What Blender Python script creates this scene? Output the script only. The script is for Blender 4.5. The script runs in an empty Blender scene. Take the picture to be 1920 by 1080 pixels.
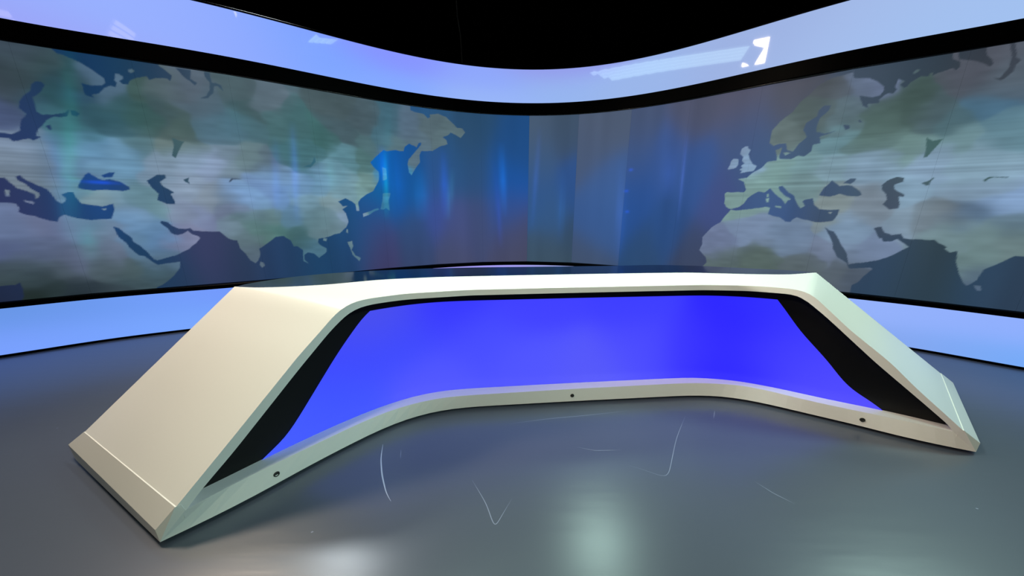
# News studio set: curved video wall between two light bands, white news desk in front.
# Units are metres. Tables below are survey values of the set (plan curves, heights, on-screen map with reflected haze in its colours).
import bpy, bmesh, math
import numpy as np
from mathutils import Vector, Matrix

sc = bpy.context.scene
C = sc.collection
S = 1.35                                   # camera height in metres, the unit the set was measured in

# ------------------------------------------------------------------ camera, world, exposure
cam_d = bpy.data.cameras.new('camera'); cam = bpy.data.objects.new('camera', cam_d); C.objects.link(cam)
cam_d.sensor_width = 36; cam_d.lens = 598.1/1920*36; cam_d.clip_start = .02; cam_d.clip_end = 60
p_, r_ = .24816, .00617
F = Vector((0, math.cos(p_), -math.sin(p_))); U = Vector((0, math.sin(p_), math.cos(p_))); X = Vector((1, 0, 0))
Xr = X*math.cos(r_)+U*math.sin(r_); Ur = -X*math.sin(r_)+U*math.cos(r_)
M = Matrix((Xr, Ur, -F)).transposed().to_4x4(); M.translation = (0, 0, S); cam.matrix_world = M
sc.camera = cam
world = bpy.data.worlds.new('world'); sc.world = world; world.use_nodes = True
world.node_tree.nodes['Background'].inputs[0].default_value = (.55, .62, .75, 1)
world.node_tree.nodes['Background'].inputs[1].default_value = 0.0
vs = sc.view_settings
vs.view_transform = 'Standard'; vs.look = 'None'; vs.exposure = 0.0; vs.gamma = 1.0; vs.use_curve_mapping = False

# ------------------------------------------------------------------ tables
GLOW = [[-0.164,2.105,-0.132,1.377,0.05,0,70,150],[-0.253,1.803,-0.191,0.929,0.04,10,35,110],[-1.825,2.039,-1.834,1.64,0.06,0,60,160],[-1.794,1.944,-1.833,1.329,0.03,0,110,110],[-1.65,1.954,-1.679,1.33,0.1,0,45,110],[-1.343,1.766,-1.36,1.256,0.1,0,60,110],[-1.01,1.996,-1.017,1.332,0.06,0,50,140],[-0.904,1.784,-0.973,1.256,0.05,20,70,90],[2.359,2.138,2.382,1.353,0.022,40,55,110],[2.191,2.027,2.213,1.559,0.08,15,40,95],[1.596,1.789,1.65,0.729,0.07,20,45,100],[1.683,1.871,1.74,1.868,0.03,0,40,150],[1.636,1.585,1.709,1.584,0.03,0,40,160],[1.676,1.296,1.75,1.297,0.03,0,40,150],[0.382,2.259,0.326,1.259,0.035,20,45,110],[0.758,1.733,0.752,0.936,0.06,10,45,90],[-4.393,2.491,-4.645,1.27,0.05,0,75,60],[-4.58,1.828,-4.704,1.174,0.05,0,60,80],[-2.985,1.959,-3.061,1.325,0.04,20,55,120],[-2.794,2.09,-2.866,1.325,0.035,30,60,140],[-2.444,1.892,-2.469,1.582,0.05,20,60,60],[-4.579,1.122,-4.616,0.869,0.06,0,60,50],[-4.433,1.571,-4.388,1.539,0.1,0,50,190],[-3.294,2.439,-3.339,2.03,0.1,0,30,40],[-1.704,2.53,-1.761,2.012,0.05,0,45,50]]
WT = [[-6.1577,1.582],[-6.0468,1.659],[-5.9359,1.736],[-5.8251,1.813],[-5.7142,1.89],[-5.6033,1.967],[-5.4924,2.044],[-5.3815,2.121],[-5.2706,2.198],[-5.1597,2.275],[-5.0488,2.352],[-4.9379,2.429],[-4.827,2.506],[-4.7162,2.583],[-4.6053,2.66],[-4.4944,2.737],[-4.3928,2.8248],[-4.2914,2.9137],[-4.1818,2.9925],[-4.067,3.0635],[-3.9488,3.1288],[-3.8286,3.1901],[-3.7071,3.2491],[-3.5851,3.3069],[-3.4631,3.3647],[-3.3416,3.4235],[-3.221,3.4841],[-3.1016,3.5471],[-2.9837,3.6128],[-2.8674,3.6815],[-2.7529,3.7529],[-2.64,3.8269],[-2.5284,3.9029],[-2.4178,3.9803],[-2.3078,4.0586],[-2.198,4.1372],[-2.088,4.2154],[-1.9774,4.2928],[-1.8659,4.3689],[-1.7531,4.443],[-1.6388,4.515],[-1.523,4.5842],[-1.4054,4.6505],[-1.2859,4.7134],[-1.1646,4.7726],[-1.0414,4.8278],[-0.9164,4.8788],[-0.7897,4.9253],[-0.6613,4.967],[-0.5314,5.0037],[-0.4001,5.0351],[-0.2676,5.0612],[-0.1342,5.0815],[-0.0,5.0961],[0.1347,5.1045],[0.2697,5.1069],[0.4046,5.1029],[0.5392,5.0925],[0.6731,5.0756],[0.8061,5.0522],[0.9377,5.0223],[1.0677,4.986],[1.1958,4.9433],[1.3216,4.8944],[1.4449,4.8395],[1.5656,4.779],[1.6834,4.7131],[1.7982,4.6422],[1.9101,4.5666],[2.0191,4.4869],[2.1252,4.4036],[2.2289,4.317],[2.3303,4.2279],[2.4299,4.1369],[2.5283,4.0444],[2.626,3.9513],[2.7238,3.8582],[2.8224,3.7659],[2.9224,3.6753],[3.0245,3.587],[3.1292,3.5017],[3.2366,3.42],[3.3466,3.3418],[3.459,3.2669],[3.573,3.1946],[3.688,3.1239],[3.803,3.0532],[3.9171,2.981],[4.0288,2.9052],[4.1361,2.8234],[4.236,2.7327],[4.3345,2.6411],[4.4417,2.5591],[4.5489,2.4771],[4.6561,2.395],[4.7634,2.313],[4.8706,2.231],[4.9778,2.1489],[5.085,2.0669],[5.1922,1.9849],[5.2995,1.9029],[5.4067,1.8208],[5.5139,1.7388],[5.6211,1.6568],[5.7284,1.5748],[5.8356,1.4927],[5.9428,1.4107]]
S0 = -7.155
DS = 0.135
LAND = [[[-9.5,2.741],[-3.716,2.908],[-1.406,2.947],[-1.43,2.599],[-1.328,2.579],[-1.258,2.575],[-1.203,2.529],[-1.166,2.546],[-1.172,2.578],[-1.055,2.597],[-0.954,2.568],[-0.883,2.506],[-0.803,2.445],[-0.727,2.436],[-0.691,2.39],[-0.754,2.309],[-0.829,2.346],[-0.903,2.375],[-0.919,2.353],[-1.004,2.298],[-0.96,2.267],[-0.948,2.212],[-1.023,2.192],[-1.161,2.113],[-1.264,2.105],[-1.316,2.095],[-1.34,2.045],[-1.339,1.955],[-1.387,1.89],[-1.427,1.832],[-1.467,1.774],[-1.5,1.807],[-1.514,1.916],[-1.495,1.986],[-1.419,2.053],[-1.379,2.11],[-1.318,2.169],[-1.308,2.211],[-1.338,2.202],[-1.377,2.144],[-1.412,2.162],[-1.474,2.183],[-1.533,2.131],[-1.551,2.076],[-1.606,2.078],[-1.654,2.087],[-1.764,2.064],[-1.809,2.073],[-1.866,2.023],[-1.987,1.909],[-1.947,1.854],[-1.887,1.792],[-1.885,1.739],[-1.897,1.685],[-1.975,1.554],[-2.058,1.511],[-2.148,1.449],[-2.178,1.408],[-2.177,1.294],[-2.209,1.294],[-2.213,1.374],[-2.247,1.407],[-2.317,1.445],[-2.413,1.405],[-2.371,1.347],[-2.315,1.354],[-2.375,1.314],[-2.338,1.261],[-2.324,1.16],[-2.357,1.08],[-2.439,1.015],[-2.533,0.986],[-2.601,0.962],[-2.683,0.953],[-2.694,0.907],[-2.654,0.858],[-2.611,0.822],[-2.616,0.782],[-2.702,0.707],[-2.752,0.765],[-2.818,0.783],[-2.86,0.754],[-2.862,0.701],[-2.824,0.644],[-2.874,0.689],[-2.868,0.82],[-2.922,0.869],[-2.959,0.871],[-2.977,0.936],[-3.035,1.001],[-3.113,0.992],[-3.209,0.923],[-3.292,0.86],[-3.301,0.768],[-3.322,0.727],[-3.355,0.698],[-3.399,0.733],[-3.422,0.795],[-3.466,0.877],[-3.48,0.966],[-3.512,0.968],[-3.553,0.993],[-3.617,1.07],[-3.725,1.079],[-3.832,1.082],[-3.851,1.115],[-3.895,1.105],[-3.944,1.106],[-3.988,1.134],[-4.012,1.178],[-4.057,1.194],[-4.069,1.173],[-4.031,1.119],[-4.006,1.064],[-3.965,1.041],[-3.921,1.051],[-3.878,1.083],[-3.859,1.049],[-3.8,1.019],[-3.791,1.002],[-3.835,0.947],[-3.9,0.894],[-3.946,0.873],[-4.0,0.763],[-4.012,0.701],[-4.066,0.619],[-4.132,0.556],[-4.224,0.507],[-4.393,0.059],[-9.5,0.242]],[[3.692,2.952],[3.765,2.621],[3.737,2.618],[3.619,2.607],[3.531,2.566],[3.477,2.496],[3.409,2.422],[3.367,2.345],[3.272,2.269],[3.219,2.183],[3.221,2.054],[3.258,2.023],[3.3,2.044],[3.359,2.038],[3.379,1.967],[3.434,1.95],[3.469,2.02],[3.52,2.085],[3.484,2.15],[3.497,2.219],[3.568,2.272],[3.573,2.329],[3.606,2.362],[3.658,2.353],[3.653,2.316],[3.589,2.245],[3.583,2.162],[3.591,2.121],[3.654,2.098],[3.74,2.112],[3.693,2.094],[3.62,2.068],[3.643,2.005],[3.616,2.003],[3.585,1.997],[3.584,1.931],[3.534,1.889],[3.489,1.903],[3.43,1.872],[3.381,1.876],[3.327,1.881],[3.321,1.919],[3.33,1.972],[3.329,2.004],[3.279,1.977],[3.298,1.921],[3.307,1.866],[3.225,1.857],[3.191,1.803],[3.125,1.757],[3.059,1.703],[2.983,1.69],[3.04,1.657],[3.074,1.567],[3.058,1.538],[2.893,1.542],[2.873,1.524],[2.883,1.462],[2.88,1.406],[2.907,1.368],[2.955,1.344],[3.042,1.369],[3.078,1.405],[3.105,1.465],[3.162,1.523],[3.193,1.546],[3.258,1.533],[3.299,1.572],[3.355,1.513],[3.419,1.461],[3.464,1.404],[3.48,1.444],[3.509,1.455],[3.45,1.489],[3.391,1.546],[3.375,1.586],[3.406,1.596],[3.466,1.528],[3.527,1.482],[3.548,1.432],[3.599,1.36],[3.629,1.388],[3.6,1.432],[3.617,1.453],[3.679,1.458],[3.702,1.399],[3.752,1.35],[3.842,1.345],[3.908,1.351],[3.903,1.293],[3.875,1.228],[3.785,1.215],[3.743,1.213],[3.642,1.238],[3.586,1.259],[3.555,1.236],[3.542,1.207],[3.491,1.216],[3.439,1.255],[3.321,1.288],[3.334,1.358],[3.284,1.37],[3.159,1.345],[3.011,1.325],[2.956,1.337],[2.921,1.274],[2.867,1.183],[2.784,1.114],[2.699,0.989],[2.713,0.887],[2.685,0.816],[2.776,0.735],[2.792,0.667],[2.734,0.59],[2.769,0.33],[4.142,0.384],[4.145,0.575],[4.178,0.608],[4.221,0.686],[4.264,0.756],[4.249,0.771],[4.112,0.746],[4.092,0.749],[4.062,0.802],[3.983,0.861],[3.936,0.941],[3.896,1.049],[3.825,1.172],[3.868,1.136],[3.911,1.121],[3.974,1.016],[4.051,0.9],[4.077,0.787],[4.103,0.795],[4.275,0.849],[4.346,0.893],[4.415,0.956],[4.464,1.0],[4.423,1.033],[4.372,1.076],[4.339,1.049],[4.28,1.04],[4.262,1.075],[4.245,1.069],[4.222,1.11],[4.188,1.17],[4.239,1.188],[4.273,1.127],[4.321,1.104],[4.381,1.117],[4.412,1.083],[4.473,1.072],[4.607,1.075],[4.642,1.043],[4.69,1.012],[4.677,0.996],[4.715,0.965],[4.757,0.983],[4.77,0.882],[4.805,0.787],[4.848,0.699],[4.873,0.678],[4.918,0.735],[4.928,0.833],[4.971,0.872],[5.025,0.926],[5.066,0.967],[9.5,1.039],[9.5,1.131],[9.5,2.754]]]
WATER = [[[-4.443,2.76],[-4.463,2.646],[-4.439,2.62],[-4.41,2.617],[-4.383,2.602],[-4.312,2.575],[-4.253,2.523],[-4.198,2.473],[-4.197,2.431],[-4.226,2.403],[-4.28,2.397],[-4.349,2.408],[-4.346,2.375],[-4.347,2.345],[-4.338,2.312],[-4.285,2.298],[-4.3,2.322],[-4.251,2.333],[-4.213,2.386],[-4.167,2.414],[-4.135,2.406],[-4.12,2.443],[-4.133,2.462],[-4.12,2.524],[-4.093,2.524],[-4.072,2.51],[-4.076,2.488],[-4.105,2.467],[-4.086,2.444],[-4.046,2.449],[-4.033,2.477],[-3.974,2.508],[-3.908,2.536],[-3.892,2.508],[-3.852,2.527],[-3.815,2.533],[-3.769,2.541],[-3.746,2.522],[-3.726,2.57],[-3.773,2.616],[-3.804,2.641],[-3.754,2.9]],[[-3.686,2.644],[-3.572,2.646],[-3.586,2.566],[-3.542,2.532],[-3.566,2.505],[-3.591,2.543],[-3.647,2.592]],[[-3.471,2.646],[-3.422,2.651],[-3.43,2.56],[-3.39,2.558],[-3.352,2.541],[-3.346,2.479],[-3.354,2.502],[-3.382,2.531],[-3.412,2.526],[-3.427,2.456],[-3.484,2.409],[-3.546,2.4],[-3.492,2.432],[-3.451,2.486],[-3.446,2.558],[-3.471,2.6]],[[-4.412,1.143],[-4.378,1.132],[-4.342,1.074],[-4.304,1.026],[-4.297,0.983],[-4.257,0.938],[-4.219,0.871],[-4.194,0.798],[-4.169,0.786],[-4.03,0.827],[-3.946,0.873],[-4.0,0.763],[-4.114,0.754],[-4.17,0.741],[-4.201,0.766],[-4.25,0.835],[-4.286,0.848],[-4.342,0.932],[-4.352,0.975],[-4.389,1.029]],[[-9.5,1.559],[-4.952,1.568],[-4.938,1.538],[-4.912,1.487],[-4.856,1.463],[-4.826,1.432],[-4.828,1.395],[-4.816,1.4],[-4.802,1.423],[-4.803,1.446],[-4.837,1.486],[-4.86,1.529],[-4.888,1.563],[-4.891,1.585],[-4.867,1.599],[-4.841,1.557],[-4.794,1.514],[-4.747,1.48],[-4.731,1.444],[-4.715,1.379],[-4.689,1.356],[-4.664,1.375],[-4.654,1.403],[-4.672,1.436],[-4.629,1.46],[-4.594,1.461],[-4.589,1.414],[-4.572,1.357],[-4.508,1.343],[-4.439,1.334],[-4.363,1.359],[-4.371,1.304],[-4.403,1.219],[-4.51,1.21],[-4.538,1.205],[-4.617,1.221],[-4.673,1.246],[-4.701,1.261],[-4.731,1.232],[-4.75,1.189],[-4.793,1.2],[-4.837,1.224],[-4.866,1.248],[-4.908,1.258],[-4.944,1.281],[-4.933,1.317],[-4.941,1.353],[-4.972,1.357],[-9.5,1.351]],[[-4.549,1.524],[-4.525,1.572],[-4.489,1.62],[-4.461,1.64],[-4.446,1.618],[-4.429,1.604],[-4.412,1.586],[-4.387,1.578],[-4.343,1.589],[-4.276,1.567],[-4.224,1.52],[-4.226,1.496],[-4.277,1.479],[-4.337,1.483],[-4.423,1.49],[-4.479,1.479],[-4.534,1.487],[-4.557,1.5]],[[-4.388,1.62],[-4.341,1.646],[-4.294,1.653],[-4.322,1.604],[-4.375,1.602]],[[-4.088,1.584],[-4.0,1.643],[-3.942,1.646],[-3.94,1.616],[-3.994,1.578],[-3.982,1.538],[-3.923,1.494],[-3.911,1.473],[-3.945,1.462],[-3.924,1.384],[-3.929,1.358],[-3.985,1.357],[-4.048,1.398],[-4.029,1.46],[-4.064,1.515]],[[-3.818,1.605],[-3.765,1.628],[-3.779,1.596],[-3.768,1.566],[-3.802,1.585]],[[-3.453,1.599],[-3.425,1.638],[-3.314,1.632],[-3.414,1.622],[-3.441,1.594]],[[-2.746,1.797],[-2.656,1.833],[-2.606,1.925],[-2.603,1.867],[-2.661,1.797]],[[-3.826,2.004],[-3.78,1.979],[-3.742,1.972],[-3.799,1.879],[-3.835,1.812],[-3.858,1.835],[-3.832,1.911]],[[-4.461,2.172],[-4.435,2.175],[-4.411,2.152],[-4.434,2.124],[-4.463,2.133]],[[-4.638,2.026],[-4.609,2.038],[-4.609,2.0],[-4.625,1.993]],[[-4.64,2.347],[-4.612,2.372],[-4.582,2.377],[-4.565,2.352],[-4.589,2.307],[-4.637,2.259],[-4.655,2.244],[-4.661,2.189],[-4.66,2.132],[-4.636,2.11],[-4.573,2.119],[-4.493,2.151],[-4.463,2.176],[-4.491,2.121],[-4.535,2.103],[-4.571,2.102],[-4.621,2.075],[-4.677,1.991],[-4.705,1.933],[-4.677,1.927],[-4.728,1.892],[-4.75,1.906],[-4.838,1.875],[-4.855,1.894],[-9.5,1.881],[-9.5,1.919],[-4.872,1.933],[-4.839,1.929],[-4.786,1.965],[-4.761,2.051],[-4.72,2.103],[-4.751,2.147],[-4.741,2.201],[-4.701,2.248],[-4.658,2.292]],[[-9.5,0.649],[-5.156,0.641],[-5.106,0.639],[-5.073,0.659],[-5.073,0.595],[-5.084,0.522],[-5.133,0.43],[-9.5,0.424]],[[3.711,2.947],[3.773,2.579],[3.781,2.573],[3.883,2.553],[3.93,2.522],[4.002,2.465],[4.009,2.429],[3.99,2.389],[3.94,2.384],[3.847,2.413],[3.876,2.354],[3.884,2.317],[3.935,2.286],[3.917,2.325],[3.994,2.322],[3.991,2.353],[4.018,2.384],[4.039,2.398],[4.074,2.388],[4.089,2.424],[4.071,2.449],[4.081,2.511],[4.125,2.486],[4.121,2.474],[4.099,2.457],[4.132,2.421],[4.152,2.435],[4.164,2.466],[4.219,2.506],[4.267,2.498],[4.267,2.522],[4.289,2.518],[4.288,2.498],[4.357,2.521],[4.392,2.534],[4.418,2.51],[4.432,2.539],[4.422,2.58],[4.382,2.607],[4.347,2.789]],[[4.371,2.783],[4.53,2.746],[4.561,2.589],[4.595,2.544],[4.605,2.516],[4.592,2.499],[4.552,2.534],[4.513,2.561],[4.474,2.577],[4.413,2.597]],[[4.645,2.718],[4.672,2.711],[4.712,2.537],[4.74,2.523],[4.743,2.512],[4.727,2.486],[4.724,2.434],[4.694,2.399],[4.673,2.387],[4.626,2.412],[4.667,2.404],[4.697,2.474],[4.688,2.535]],[[3.726,1.495],[3.75,1.563],[3.801,1.634],[3.833,1.607],[3.865,1.58],[3.914,1.584],[3.953,1.578],[4.026,1.525],[4.044,1.49],[4.01,1.475],[3.945,1.481],[3.879,1.503],[3.818,1.478],[3.748,1.484]],[[3.882,1.61],[3.929,1.644],[3.976,1.652],[3.964,1.617],[3.943,1.593]],[[4.161,1.576],[4.197,1.624],[4.25,1.65],[4.302,1.643],[4.303,1.606],[4.25,1.583],[4.258,1.545],[4.289,1.51],[4.328,1.486],[4.332,1.467],[4.297,1.472],[4.322,1.399],[4.321,1.355],[4.259,1.354],[4.207,1.399],[4.222,1.448],[4.212,1.497],[4.172,1.537]],[[4.415,1.592],[4.456,1.61],[4.476,1.636],[4.486,1.631],[4.468,1.6],[4.468,1.568],[4.45,1.564]],[[4.756,1.598],[4.78,1.627],[4.883,1.626],[4.879,1.618],[4.805,1.622],[4.781,1.61],[4.773,1.584]],[[3.783,2.164],[3.829,2.153],[3.834,2.124],[3.807,2.113]],[[3.878,2.198],[3.896,2.182],[3.91,2.161],[3.887,2.169]],[[4.368,1.988],[4.406,1.954],[4.465,1.966],[4.435,1.894],[4.404,1.821],[4.382,1.818],[4.377,1.899]]]
ISLE = [[[-4.973,1.472],[-4.949,1.464],[-4.959,1.415],[-4.98,1.414]],[[-4.892,1.385],[-4.842,1.372],[-4.847,1.349],[-4.889,1.372]],[[-4.021,2.57],[-3.994,2.583],[-3.984,2.563],[-4.01,2.542],[-4.025,2.552]],[[-1.858,1.523],[-1.768,1.526],[-1.778,1.491],[-1.8,1.399],[-1.795,1.294],[-1.84,1.329],[-1.877,1.308],[-1.91,1.315],[-1.88,1.419]],[[-2.135,1.26],[-2.027,1.294],[-1.943,1.329],[-1.924,1.315],[-2.03,1.259],[-2.133,1.212]],[[-1.841,1.861],[-1.796,1.844],[-1.794,1.71],[-1.843,1.687]],[[-3.304,0.713],[-3.277,0.698],[-3.272,0.66],[-3.305,0.644],[-3.315,0.676]],[[-2.36,0.888],[-2.307,0.906],[-2.302,0.829],[-2.327,0.781],[-2.283,0.707],[-2.221,0.666],[-2.245,0.632],[-2.32,0.724]],[[-2.353,1.059],[-2.335,1.052],[-2.347,1.005],[-2.364,1.019]],[[-2.625,0.957],[-2.585,0.948],[-2.6,0.915],[-2.634,0.931]],[[-4.454,1.309],[-4.414,1.319],[-4.432,1.299]],[[3.279,1.463],[3.306,1.468],[3.309,1.422],[3.29,1.422]],[[3.28,1.515],[3.294,1.515],[3.3,1.48],[3.285,1.48]],[[3.371,1.387],[3.432,1.382],[3.44,1.359],[3.388,1.37]],[[3.823,1.319],[3.858,1.324],[3.846,1.303]],[[3.001,2.047],[3.026,2.044],[3.03,2.021],[3.058,2.001],[3.04,1.958],[3.064,1.899],[3.097,1.845],[3.134,1.825],[3.118,1.769],[3.05,1.762],[2.985,1.749],[3.006,1.776],[2.978,1.796],[3.011,1.817],[2.987,1.836],[3.019,1.863],[2.989,1.894],[2.993,1.934],[2.962,1.966],[2.969,2.022]],[[2.896,1.92],[2.95,1.909],[2.954,1.85],[2.937,1.822],[2.872,1.798],[2.855,1.805],[2.873,1.863],[2.874,1.892]],[[3.348,1.943],[3.383,1.945],[3.419,1.936],[3.375,1.914]],[[4.163,2.546],[4.177,2.568],[4.2,2.563],[4.189,2.541],[4.169,2.532]],[[4.908,0.689],[4.951,0.686],[4.96,0.644],[4.935,0.644]]]
CL = [[-4.69,2.51,62,75,88],[-4.59,2.46,62,85,85],[-4.7,2.36,52,66,70],[-4.75,2.23,60,72,80],[-4.52,2.39,38,75,85],[-4.45,2.44,30,68,72],[-4.52,2.26,32,80,90],[-4.5,2.23,28,85,80],[-4.29,2.47,72,105,130],[-4.24,2.44,85,112,140],[-4.42,2.28,38,85,115],[-4.6,2.17,45,85,105],[-4.81,2.06,72,85,125],[-4.39,2.16,42,85,98],[-4.22,2.18,40,90,100],[-4.48,2.01,50,115,125],[-4.57,2.05,55,120,130],[-4.19,2.31,45,90,95],[-4.0,2.38,58,88,78],[-4.04,2.2,45,88,82],[-3.8,2.45,82,98,100],[-3.88,2.26,60,85,88],[-3.79,2.13,68,92,85],[-3.62,2.44,88,100,112],[-3.64,2.53,92,105,118],[-3.52,2.31,78,100,112],[-3.28,2.54,75,95,98],[-3.46,2.17,72,110,125],[-3.25,2.2,68,110,118],[-3.13,2.36,62,90,90],[-2.99,2.44,95,112,122],[-2.92,2.24,65,110,110],[-2.73,2.21,58,105,105],[-2.53,2.12,52,105,100],[-2.77,1.92,58,115,120],[-2.32,2.5,72,90,92],[-2.29,2.21,68,92,98],[-2.03,2.42,72,92,98],[-1.79,2.27,60,110,125],[-1.68,2.47,55,100,115],[-1.51,2.43,85,108,128],[-1.23,2.39,85,105,110],[-1.39,2.21,88,112,125],[-1.02,2.28,90,112,115],[-1.67,2.18,85,115,120],[-2.0,2.12,75,110,112],[-2.08,1.92,72,115,110],[-2.33,1.9,85,140,150],[-2.47,1.71,100,150,165],[-2.64,1.64,95,145,175],[-2.81,1.57,100,145,185],[-2.98,1.5,100,145,200],[-3.05,1.67,110,150,190],[-3.13,1.78,90,110,120],[-3.16,1.55,105,140,190],[-3.26,1.83,105,130,130],[-3.38,1.66,110,130,140],[-3.44,1.81,110,130,145],[-3.54,1.7,135,150,180],[-3.74,1.74,130,150,175],[-3.74,1.54,135,150,170],[-3.81,1.84,100,125,125],[-3.87,1.93,105,120,110],[-3.94,1.73,125,145,165],[-4.06,1.92,75,115,120],[-4.19,1.81,95,145,175],[-4.28,1.71,100,150,180],[-4.4,1.8,85,140,175],[-4.45,1.7,95,125,165],[-4.54,1.74,95,150,160],[-4.58,1.56,80,150,155],[-4.55,1.83,50,125,130],[-4.63,1.78,85,125,180],[-4.69,1.64,85,115,165],[-4.74,1.81,110,130,148],[-4.86,1.76,130,145,170],[-4.82,1.68,100,118,130],[-4.74,1.68,100,115,130],[-4.87,1.69,118,130,145],[-4.73,1.59,115,128,130],[-4.87,1.56,115,125,135],[-4.65,1.55,90,120,160],[-4.48,1.42,125,150,155],[-4.34,1.42,115,150,165],[-4.2,1.42,90,130,140],[-4.1,1.32,100,140,145],[-4.27,1.27,110,145,180],[-4.32,1.17,100,145,185],[-4.14,1.11,90,135,175],[-4.09,1.0,80,125,170],[-4.18,0.95,88,130,160],[-3.92,1.0,125,125,160],[-3.83,1.02,130,128,160],[-4.07,0.86,85,115,140],[-3.87,1.27,130,140,165],[-3.71,1.21,130,140,175],[-3.64,1.13,115,120,155],[-3.47,1.38,100,120,140],[-3.59,1.4,130,140,150],[-3.44,1.27,105,112,140],[-3.28,1.44,115,160,205],[-3.37,1.44,115,155,205],[-3.25,1.27,100,130,140],[-3.16,1.27,98,128,125],[-3.47,1.09,110,135,145],[-3.4,0.92,90,110,115],[-3.35,0.79,88,105,120],[-3.24,1.03,85,125,115],[-3.28,1.12,85,120,115],[-3.18,1.12,75,125,115],[-3.03,1.08,70,120,112],[-2.91,1.26,85,130,160],[-2.73,1.39,110,150,165],[-2.5,1.39,120,145,145],[-2.4,1.26,125,150,175],[-2.64,1.2,90,125,130],[-2.6,1.07,100,130,135],[-2.88,1.08,60,105,105],[-2.84,0.95,55,100,105],[-2.75,0.81,65,115,135],[-2.36,1.59,110,150,160],[-2.12,1.53,115,155,150],[-1.98,1.67,105,140,130],[-5.01,1.18,105,120,160],[-4.9,1.18,110,115,150],[-4.77,1.13,110,115,155],[-4.64,1.12,95,130,160],[-4.59,1.07,80,135,155],[-4.49,1.07,110,125,150],[-4.41,0.91,105,115,140],[-4.97,0.99,92,105,140],[-4.81,0.93,90,100,130],[-4.85,1.03,95,105,140],[-4.59,0.92,95,115,135],[-5.04,0.91,85,95,140],[-4.95,0.85,85,95,125],[-4.73,0.85,95,100,130],[-4.99,0.78,68,85,82],[-4.79,0.76,72,85,92],[-4.52,0.76,80,95,100],[-5.08,0.72,60,75,78],[-4.33,0.74,75,95,95],[-4.99,0.66,52,68,72],[-4.88,0.59,40,55,55],[-4.7,0.56,38,50,58],[-4.44,0.59,60,80,85],[-4.19,0.68,65,95,108],[-4.17,0.59,60,82,88],[-5.02,0.51,30,42,35],[-4.57,0.52,50,62,68],[-1.83,1.43,0,120,165],[-1.82,1.78,10,130,170],[3.62,2.57,82,86,90],[3.85,2.48,100,112,135],[3.94,2.46,105,115,145],[3.74,2.32,88,108,112],[3.43,2.27,82,96,92],[3.29,2.11,100,115,110],[4.0,2.23,72,95,85],[4.22,2.29,66,88,78],[4.36,2.22,72,92,95],[4.55,2.44,85,85,95],[4.66,2.18,65,110,135],[4.72,2.37,85,95,105],[4.51,2.08,72,105,110],[4.01,2.05,90,118,108],[3.73,1.98,100,140,145],[3.52,1.8,112,148,148],[3.31,1.7,115,150,140],[3.76,1.78,125,155,165],[4.1,1.76,128,155,175],[4.44,1.74,130,155,178],[4.73,1.76,130,160,175],[4.55,1.91,110,145,145],[4.24,1.89,108,140,130],[4.82,1.92,90,130,140],[3.09,1.6,120,155,145],[3.0,1.45,120,150,140],[3.55,1.58,112,142,140],[3.83,1.39,135,145,140],[4.13,1.41,125,135,145],[4.38,1.56,130,160,180],[4.78,1.55,130,155,175],[4.94,1.41,130,160,200],[4.8,1.32,85,112,140],[4.62,1.32,110,118,122],[4.44,1.27,130,150,165],[4.72,1.13,115,140,140],[4.88,1.1,110,135,130],[4.84,0.86,105,130,125],[4.86,0.71,80,100,125],[5.02,1.02,105,125,120],[4.99,1.19,95,120,130],[4.03,1.15,125,150,175],[4.25,1.01,115,130,160],[4.09,0.89,110,125,150],[3.17,1.05,118,135,165],[3.56,1.02,112,132,160],[3.84,0.92,115,125,150],[2.92,0.9,110,120,155],[2.94,0.77,90,105,100],[3.31,0.81,85,100,90],[3.69,0.79,90,100,100],[4.03,0.77,90,98,105],[4.2,0.68,80,90,105],[3.05,1.83,130,160,190],[2.89,1.87,125,145,175]]
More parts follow.
